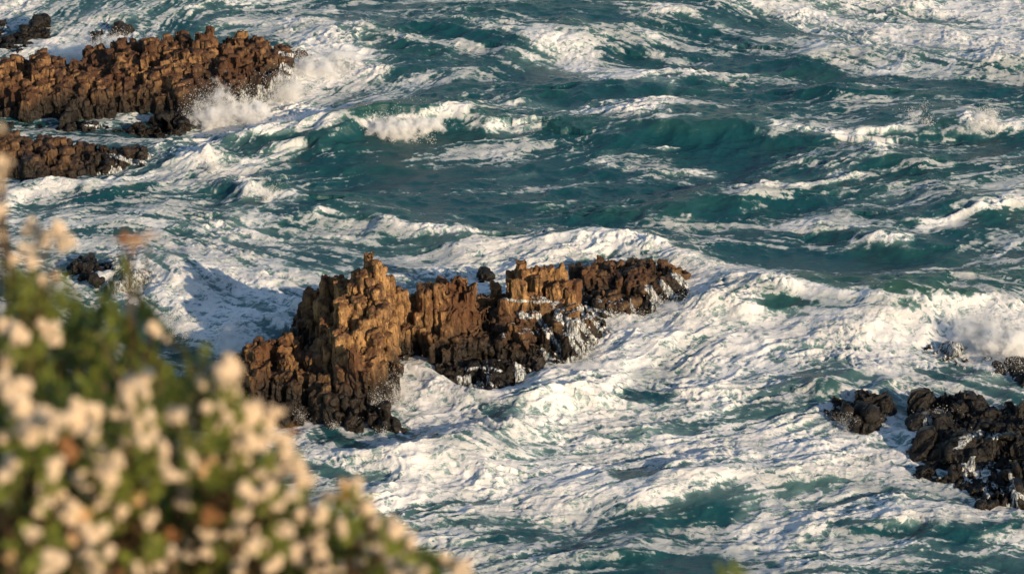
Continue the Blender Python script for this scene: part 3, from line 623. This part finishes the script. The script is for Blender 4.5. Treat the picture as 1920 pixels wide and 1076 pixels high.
# ------------------------------------------------------------------ spray
def build_spray():
    r = np.random.default_rng(5); C, S = [], []
    # px, foot row, height m, half width px, drops, size
    for (px, by, h, hw, n, s, ex) in [(760,255,.9,60,9000,.018,1.5),(720,250,.7,35,4000,.018,1.5),(410,215,2.0,22,5000,.016,2.2),(400,218,1.1,45,6000,.02,1.4),(530,180,1.2,40,5000,.018,1.8),(600,130,1.0,60,6000,.018,1.6),(450,215,.9,60,5000,.018,1.6),
        (1885,665,1.5,45,9000,.017,1.6),(1840,625,1.3,40,6000,.015,2.4),(1910,690,1.0,35,4000,.016,1.5),(720,735,.9,26,4000,.014,2.0),(740,745,.7,45,5000,.015,1.6),(1270,590,.8,40,5000,.015,1.7),(1200,610,.6,60,4000,.014,1.7),
        (1845,232,.8,26,3500,.018,1.6),(1720,228,.5,16,1200,.018,1.6),(560,238,.5,70,4000,.018,1.6),(230,95,.9,60,4500,.02,1.6),(140,110,1.0,50,4000,.02,1.6),(430,655,.7,22,2500,.014,1.8),(330,620,.6,50,3000,.014,1.8),(1745,805,.7,20,2500,.014,1.8),(1590,790,.5,40,2000,.013,1.8),(1110,680,.5,40,2500,.013,1.8),(730,705,1.0,40,300,.012,2.0),
        (650,790,.4,70,1800,.012,2.0),(870,735,.35,50,1200,.012,2.0),(500,370,.6,30,1800,.016,1.7),(390,310,.5,24,1500,.016,1.7)]:
        g = P(px, by); z0 = sea_h(g[0], g[1])*.8; g = P(px, by, z0); m = mpp(by)*hw; k = max(6, n//260); n = int(n*1.3)
        # jets: each a curved fan thrown up from the foot
        jx = g[0]+r.normal(0, m*.55, k); jy = g[1]+r.normal(0, .5, k); jh = h*(.25+.85*r.random(k)**1.6); tx = r.normal(0, .35, k); ty = r.normal(0, .3, k)
        i = r.integers(0, k, n); t = r.random(n)**ex
        z = jh[i]*t; sp_ = .05+.22*t*h
        C.append(np.stack([jx[i]+tx[i]*z+r.normal(0, 1, n)*sp_, jy[i]+ty[i]*z+r.normal(0, 1, n)*sp_, z+z0+r.normal(0, .05, n)], -1))
        S.append(s*.34*(.5+r.random(n)**3*2.0))
    C = np.concatenate(C); S = np.concatenate(S)
    oc = np.array([(1,1,1),(1,-1,-1),(-1,1,-1),(-1,-1,1)], np.float32)*.8
    of = np.array([(0,1,2),(0,3,1),(0,2,3),(1,3,2)])
    n = len(C); V = (C[:, None, :]+oc[None]*S[:, None, None]*(.6+.8*r.random((n, 4, 1)))).reshape(-1, 3)
    F = (of[None]+(np.arange(n)*4)[:, None, None]).reshape(-1, 3)
    o = link("sea_spray", np_mesh("sea_spray", V, F, None, True), M['spray'])
    tag(o, "white spray flung up where waves hit the rocks", "spray", None, "stuff")
build_spray()
def build_mist():                              # airborne water too fine to see as drops
    scene.cycles.volume_bounces = 8
    mats = []
    for k, dens in enumerate((14.0, 5.0)):
        t = NT("water_mist"); tc = t.n("TexCoord").outputs['Object']
        ln = t.n("VectorMath", operation='LENGTH'); t.l(tc, ln.inputs[0]); geo = t.n("NewGeometry").outputs['Position']
        no = t.n("TexNoise"); t.l(geo, no.inputs['Vector']); no.inputs['Scale'].default_value = 2.8; no.inputs['Detail'].default_value = 6; no.inputs['Roughness'].default_value = .65
        dn = t.math('ADD', t.math('MULTIPLY', t.math('SUBTRACT', no.outputs['Fac'], .5), 2.4), t.math('SUBTRACT', .62, ln.outputs['Value']))
        v = t.n("VolumePrincipled"); v.inputs['Color'].default_value = (.995, .995, .995, 1); v.inputs['Anisotropy'].default_value = -.1
        t.l(t.math('MULTIPLY', t.ramp(dn, 0, .55), dens), v.inputs['Density']); t.l(v.outputs[0], t.out.inputs['Volume']); mats.append(t.m)
    import bmesh
    bm = bmesh.new(); bmesh.ops.create_icosphere(bm, subdivisions=3, radius=1.0); me0 = bpy.data.meshes.new("mist"); bm.to_mesh(me0); bm.free()
    for (px, by, rx, ry, h, k) in [(745,248,1.5,.7,.8,0),(805,235,1.2,.5,.45,0),(415,215,.9,.8,1.9,1),(400,225,1.3,.8,.9,0),(470,215,1.3,.8,.8,0),(540,175,1.0,.8,1.3,1),(600,135,1.5,1.0,1.0,1),(640,110,1.2,1,.7,1),
        (1865,655,1.1,.9,1.4,0),(1905,665,1.0,.9,1.5,0),(1830,630,1.3,.8,1.0,1),(725,732,.9,.8,.8,1),(1265,590,1.2,.8,.7,1),(1200,620,1.6,.8,.5,1),(1845,232,.9,.5,.7,0),(560,238,1.8,.6,.4,0),(220,95,1.4,1.2,.9,1),(140,105,1.4,1.2,.9,1),(430,655,.7,.6,.6,1),(1740,810,.6,.6,.8,1),(1110,690,1.2,.6,.4,1)]:
        z0 = sea_h(*P(px, by)[:2]); g = P(px, by, z0*.8); me = me0.copy(); o = link("mist", me, mats[k]); o.location = g; o.scale = (rx, ry, h)
        tag(o, "fine white mist hanging over a burst of surf", None, None, "stuff")
build_mist()
# ------------------------------------------------------------------ headland under the camera
def build_cliff():
    prof = [(-60, 43.0), (-8, 43.3), (0, 43.3), (3.0, 42.75), (5.2, 41.7), (6.0, 40.6), (7.2, 36), (9, 27), (12, 14), (16, 5), (22, -1.5)]
    xs = np.linspace(-34, 22, 150); ts = np.linspace(0, len(prof)-1, 150)
    yy = np.interp(ts, range(len(prof)), [p[0] for p in prof]); zz = np.interp(ts, range(len(prof)), [p[1] for p in prof])
    X, Y = np.meshgrid(xs, yy, indexing='ij'); Z = np.broadcast_to(zz, X.shape).copy()
    st = sst(5, 9, Y)
    Y = Y+st*1.8*fbm2(X*.25, Z*.2, 4, 5); Z = Z+.12*fbm2(X*1.2, Y*1.2, 3, 6)*(Y < 7)
    side = np.maximum(sst(-24, -34, X), sst(12, 22, X)); Z = Z*(1-side)-1.5*side
    n, m = X.shape; idx = np.arange(n*m).reshape(n, m)
    F = np.stack([idx[:-1,:-1], idx[1:,:-1], idx[1:,1:], idx[:-1,1:]], -1).reshape(-1, 4)
    t = NT("headland_soil"); a = t.noise(1.2, 6); b = t.noise(9, 5)
    m_ = t.done(t.pbr(t.mix(t.ramp(a, .4, .6), (.045, .06, .02), (.10, .07, .04)), .9, t.bump(b, .8, .08)))
    tag(link("headland_ground", np_mesh("headland_ground", np.stack([X, Y, Z], -1).reshape(-1, 3), F), m_), kind='structure')
build_cliff()

# ------------------------------------------------------------------ flowering shrubs on the cliff edge, close to the lens
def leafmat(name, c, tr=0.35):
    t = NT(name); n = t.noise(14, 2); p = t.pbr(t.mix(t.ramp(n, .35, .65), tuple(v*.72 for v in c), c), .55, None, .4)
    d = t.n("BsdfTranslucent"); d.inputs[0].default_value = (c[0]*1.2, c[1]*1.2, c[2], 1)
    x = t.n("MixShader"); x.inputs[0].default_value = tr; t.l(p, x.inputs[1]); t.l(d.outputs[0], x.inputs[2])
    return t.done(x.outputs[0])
M['leaf'] = leafmat("shrub_leaf", (.27, .31, .06), .4); M['leaf_dark'] = leafmat("shrub_leaf_shade_dark", (.055, .10, .028)); M['twig'] = leafmat("shrub_twig", (.13, .085, .045), .0)  # leaf_dark: older leaves, with the shrub's inner shade put into the colour
M['petal_cream'] = leafmat("petal_cream", (.92, .76, .58), .2); M['petal_tan'] = leafmat("petal_tan", (.75, .50, .28), .2); M['petal_brown'] = leafmat("petal_brown", (.36, .17, .07), .15)
def rvec(r):
    while True:
        v = Vector((r.uniform(-1, 1), r.uniform(-1, 1), r.uniform(-1, 1)))
        if .1 < v.length < 1: return v.normalized()
def blossom_mesh(name, seed, mt, florets):
    r = random.Random(seed); V, F = [], []
    heads = [(Vector((0, 0, 0)), .66)]
    for i in range(florets+2): heads.append((rvec(r)*r.uniform(.45, .95), r.uniform(.38, .62)))
    import bmesh
    bm = bmesh.new(); bmesh.ops.create_icosphere(bm, subdivisions=2, radius=1.0); ic = [v.co.copy() for v in bm.verts]; fc = [tuple(v.index for v in f.verts) for f in bm.faces]; bm.free()
    for c, rad in heads:                       # every floret is a packed disc of petals with loose petals round it
        b = len(V); V += [tuple(c+q*rad*r.uniform(.72, .90)) for q in ic]; F += [tuple(b+i for i in f) for f in fc]
        for i in range(110):
            d = rvec(r); s = d.orthogonal().normalized(); s = (Matrix.Rotation(r.uniform(0, 6.28), 3, d) @ s)*rad*.22
            tip = c+d*rad*r.uniform(.85, 1.1); b = len(V); base = c+d*rad*.25; mid = c+d*rad*.75
            V += [tuple(base-s*.5), tuple(base+s*.5), tuple(mid+s), tuple(tip), tuple(mid-s)]
            F.append((b, b+1, b+2, b+3, b+4))
    me = bpy.data.meshes.new(name); me.from_pydata(V, [], F); me.materials.append(M[mt]); return me
BL = {'c': [blossom_mesh("flower_head", 3+i, 'petal_cream', 2+i % 3) for i in range(4)], 't': [blossom_mesh("flower_head", 13+i, 'petal_tan', 2) for i in range(2)], 'b': [blossom_mesh("flower_head", 23+i, 'petal_brown', 3) for i in range(2)]}
def tube(V, F, pts, r0, r1, k=5):
    b0 = len(V); n = len(pts)
    for i, p in enumerate(pts):
        d = (pts[min(i+1, n-1)]-pts[max(i-1, 0)]).normalized(); a = d.orthogonal().normalized(); c = d.cross(a); q = r0+(r1-r0)*i/(n-1)
        for j in range(k):
            t = 6.2832*j/k; V.append(tuple(p+a*math.cos(t)*q+c*math.sin(t)*q))
    for i in range(n-1):
        for j in range(k):
            F.append((b0+i*k+j, b0+i*k+(j+1) % k, b0+(i+1)*k+(j+1) % k, b0+(i+1)*k+j))
def shoot(V, F, base, tip, r, dens=1.0, size=1.0):     # leafy shoot: narrow leaves set all round a stem
    L = (tip-base).length; n = int(L/.0026*dens); ax = (tip-base).normalized(); o = ax.orthogonal().normalized()
    for i in range(n):
        t = (i+r.random())/n; p = base.lerp(tip, t)
        side = Matrix.Rotation(i*2.4, 3, ax) @ o
        d = (side*(1.15-.75*t)+ax*(.45+.8*t)+rvec(r)*.25).normalized(); ln = r.uniform(.014, .026)*size*(1.15-.4*t); wd = d.cross(ax).normalized()*ln*.19
        b = len(V); V += [tuple(p), tuple(p+d*ln*.5+wd), tuple(p+d*ln), tuple(p+d*ln*.5-wd)]; F.append((b, b+1, b+2, b+3))
FL = """15,610,25 30,627,18 89,617,17 15,660,20 15,685,20 8,710,18 10,735,16 49,725,20 37,765,25 87,780,20 60,792,22 80,805,18 145,772,28 175,768,26 155,790,20 170,810,20 237,715,20 265,715,20 240,745,18
270,735,18 242,777,18 277,777,15 265,802,25 332,780,20 345,792,18 390,762,18 412,702,22 435,687,25 412,722,18 430,732,25 470,772,25 462,800,25 287,610,16 292,622,14
60,432,18 63,467,14 63,490,13 40,463,10 23,483,10 106,428,16 92,442,12 113,456,15 76,522,12 3,298,12 3,322,14 3,350,12 2,241,8 233,446,12b 247,452,12t 279,439,8t 250,470,8t 106,520,9t 2,440,10 4,395,10
32,769,20 91,780,16 70,801,22 53,819,20 18,869,18 3,889,14 3,822,12 100,875,20 126,842,22b 62,848,14t 173,816,18 191,863,28 176,848,16 217,860,15 200,883,18 165,925,18 200,936,13 106,927,22 88,942,16
123,963,22 156,963,18t 223,957,18 209,986,12 273,960,20 279,974,18 256,936,15t 235,828,12 259,816,25 270,828,20 306,839,14 306,875,20 320,889,18 276,851,12t 350,845,22 361,860,18 400,860,13t 373,886,12
344,925,18 350,945,15 388,969,22b 385,1004,22 405,1013,15 382,1036,18 449,992,20 476,1024,15 350,1016,12 320,1007,16b 326,1036,14 288,1016,10 176,1001,24 167,1033,20 182,1063,24 138,1013,12t 100,1057,25
82,1068,18 256,1066,14 223,1066,15b 335,783,16 241,792,14 431,699,20 419,738,20 481,772,24 504,788,20 446,815,28 477,830,22 524,822,22 528,846,22 454,853,20 489,888,12 524,888,22 555,880,22 566,900,20
470,923,24 458,910,18 400,996,18b 450,970,18 485,1027,18 512,1058,20 551,1027,14 539,989,14 566,965,22 601,958,22 616,930,18 663,915,20 667,938,22 686,954,20 702,962,14 736,981,20 740,1000,20 709,1012,18
701,1031,18 589,1019,22 597,1039,20 678,1050,16 744,1058,20 763,1066,16 794,1070,12 841,1058,22 864,1068,18 562,1054,16 601,1070,16 640,905,14t 640,985,15 655,1005,12 545,930,14 505,955,12t 430,780,14 400,800,16 380,880,12t 545,805,10b 645,930,10b 215,900,12 60,1000,14 20,1040,12t 12,940,11 300,1060,13 440,1060,16 640,1060,14"""
FLW = []
for q in FL.split():
    a, b, c = q.split(','); k = 'c'
    if c[-1] in 'bt': k = c[-1]; c = c[:-1]
    FLW.append((float(a), float(b), float(c), k))
def zone(x, y):
    if y < 700: return 0 if x < 150 else (1 if x < 330 else 4)
    return 2 if x < 150 else 3 if x < 330 else 4 if x < 560 else 5
SHRUBS = [("tall flowering shrub at the far left edge, its pale blooms reaching highest", 4.9, 40), ("thin green shrub with a dark brown seed head nodding over the surf", 5.0, 250), ("bushy flowering shrub filling the bottom left corner", 4.2, 60),
  ("dense flowering shrub with clustered cream blooms between the corner shrub and the leaning one", 4.3, 240), ("flowering shrub with a cream spike of blooms standing up before the tall rock's foot", 4.4, 430), ("low flowering shrub with blooms stepping down to the bottom edge, farthest right in the thicket", 4.5, 660)]
# leafy shoots: region of tips per shrub (x0, x1, y0 at x0, y0 at x1, y1, count, length)
SH = [[(0, 150, 490, 530, 740, 44, .17), (130, 160, 520, 520, 640, 4, .18)], [(150, 300, 520, 620, 770, 34, .15), (180, 300, 560, 640, 760, 16, .12), (290, 400, 660, 690, 770, 9, .1)], [(0, 150, 700, 700, 1090, 92, .16)],
      [(150, 330, 700, 780, 1090, 96, .16)], [(330, 560, 790, 850, 1090, 88, .15)], [(550, 760, 920, 1010, 1090, 46, .13), (740, 880, 1065, 1075, 1095, 9, .1)]]
SPRIGS = {1: [(232,490,.12),(215,520,.14),(272,575,.13),(262,560,.1),(238,600,.14),(285,585,.1),(190,560,.16),(205,640,.16),(265,650,.14),(175,700,.14),(230,700,.14)], 4: [(345,655,.09),(352,690,.09),(318,705,.08),(385,650,.05),(335,735,.08),(315,745,.07),(290,765,.08)], 0: [(30,520,.12),(55,560,.12),(20,580,.12),(110,560,.14),(80,600,.14),(120,520,.1),(45,640,.14)]}
def build_shrubs():
    for zi, (lab, depth, bx) in enumerate(SHRUBS):
        r = random.Random(100+zi)
        root0 = near(bx, 1180, depth+.15); root = Vector((root0.x, root0.y, float(np.interp(root0.y, [0, 3, 5.2, 6], [43.3, 42.75, 41.7, 40.6]))-.03))
        e = bpy.data.objects.new("flowering_shrub", None); COL.objects.link(e); e.location = root; e.empty_display_size = .1
        tag(e, lab, "shrub", "cream flowering shrubs on the cliff edge")
        TV, TF, LV, LF, DV, DF = [], [], [], [], [], []
        for k in range(5):                     # main limbs
            tp = near(bx+r.uniform(-90, 90)*(zi < 5), 1020 if zi == 5 else 900 if zi > 1 else 720, depth+r.uniform(-.15, .25))-root
            pts = [Vector((0, 0, 0)).lerp(tp, t/6)+rvec(r)*.012*(t > 0) for t in range(7)]; tube(TV, TF, pts, .009, .004)
        hub = near(bx, 1010 if zi > 1 else 800, depth+.1)-root
        for (fx, fy, fr, k) in FLW:
            if zone(fx, fy) != zi: continue
            dd = depth-.12+r.uniform(-.22, .1); p = near(fx, fy, dd)-root; rad = fr*K*dd*r.uniform(.8, 1.18)
            st = hub.lerp(p, .25)+Vector((r.uniform(-.04, .04), r.uniform(-.04, .04), -.04)); pts = [st.lerp(p, t/5)+Vector((0, 0, .02*math.sin(t/5*3.14)))+rvec(r)*.004 for t in range(6)]
            tube(TV, TF, pts, .003, .0016, 4)
            if zi != 1 and fy > 470: shoot(LV, LF, pts[3], pts[5]-(pts[5]-pts[4]).normalized()*rad, r, .7, .8)
            hs = [(p, rad)]
            if r.random() < .5: hs.append((near(fx+r.choice((-1, 1))*fr*r.uniform(.9, 1.7), fy+r.uniform(-.5, 1.6)*fr, dd+r.uniform(-.05, .05))-root, rad*r.uniform(.5, .8)))
            for q, rd in hs:
                h = bpy.data.objects.new("flower_head", r.choice(BL[k])); COL.objects.link(h); h.parent = e; h.location = q; h.scale = (rd,)*3
                h.rotation_euler = (r.uniform(0, 6), r.uniform(0, 6), r.uniform(0, 6))
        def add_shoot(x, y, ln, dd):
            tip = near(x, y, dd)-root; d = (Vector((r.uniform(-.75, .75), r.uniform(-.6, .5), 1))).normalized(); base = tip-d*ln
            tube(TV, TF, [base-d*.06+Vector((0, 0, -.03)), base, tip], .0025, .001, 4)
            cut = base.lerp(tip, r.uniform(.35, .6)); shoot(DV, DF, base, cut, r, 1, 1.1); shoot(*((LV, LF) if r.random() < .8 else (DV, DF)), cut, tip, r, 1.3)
        for (x0, x1, ya, yb, y1, n, ln) in SH[zi]:
            for _ in range(n):
                x = r.uniform(x0, x1); yt = ya+(yb-ya)*(x-x0)/(x1-x0); y = yt+(y1-yt)*r.random()
                add_shoot(x, y, ln*r.uniform(.5, 1), depth+r.uniform(.08, .55))
        for (x, y, ln) in SPRIGS.get(zi, []): add_shoot(x, y, ln, depth-.1)
        if zi > 1:                             # inner leaves, their dark colour standing in for shade deep in the shrub
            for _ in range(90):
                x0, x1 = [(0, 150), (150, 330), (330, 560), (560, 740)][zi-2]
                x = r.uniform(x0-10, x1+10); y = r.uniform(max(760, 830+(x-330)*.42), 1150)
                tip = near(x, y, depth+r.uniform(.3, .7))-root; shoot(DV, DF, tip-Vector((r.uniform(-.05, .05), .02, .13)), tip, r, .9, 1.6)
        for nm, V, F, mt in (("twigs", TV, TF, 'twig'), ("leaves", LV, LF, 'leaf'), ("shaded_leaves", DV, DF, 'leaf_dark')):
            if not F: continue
            me = bpy.data.meshes.new(nm); me.from_pydata(V, [], F); link(nm.replace("shaded_", "older_shade_toned_"), me, M[mt], e)  # darker set: older leaves with shade painted into their green
    # a single leaf tip that reaches into the bottom of the view
    e = bpy.data.objects.new("leafy_sprig", None); COL.objects.link(e); r = random.Random(9); b = near(1375, 1150, 4.4); e.location = b
    tag(e, "lone yellow green leafy tip poking up at the bottom edge in front of clear water", "plant")
    V, F, TV, TF = [], [], [], []
    for dx in (-16, 6, 22):
        tip = near(1370+dx, 1062+abs(dx)*.6, 4.4)-b; shoot(V, F, Vector((0, 0, .01)), tip, r, 1.2, 1.1); tube(TV, TF, [Vector((0, 0, -.5)), Vector((0, 0, .01)), tip], .003, .001, 4)
    me = bpy.data.meshes.new("l"); me.from_pydata(V, [], F); link("leaves", me, M['leaf'], e)
    me = bpy.data.meshes.new("t"); me.from_pydata(TV, [], TF); link("twigs", me, M['twig'], e)
build_shrubs()
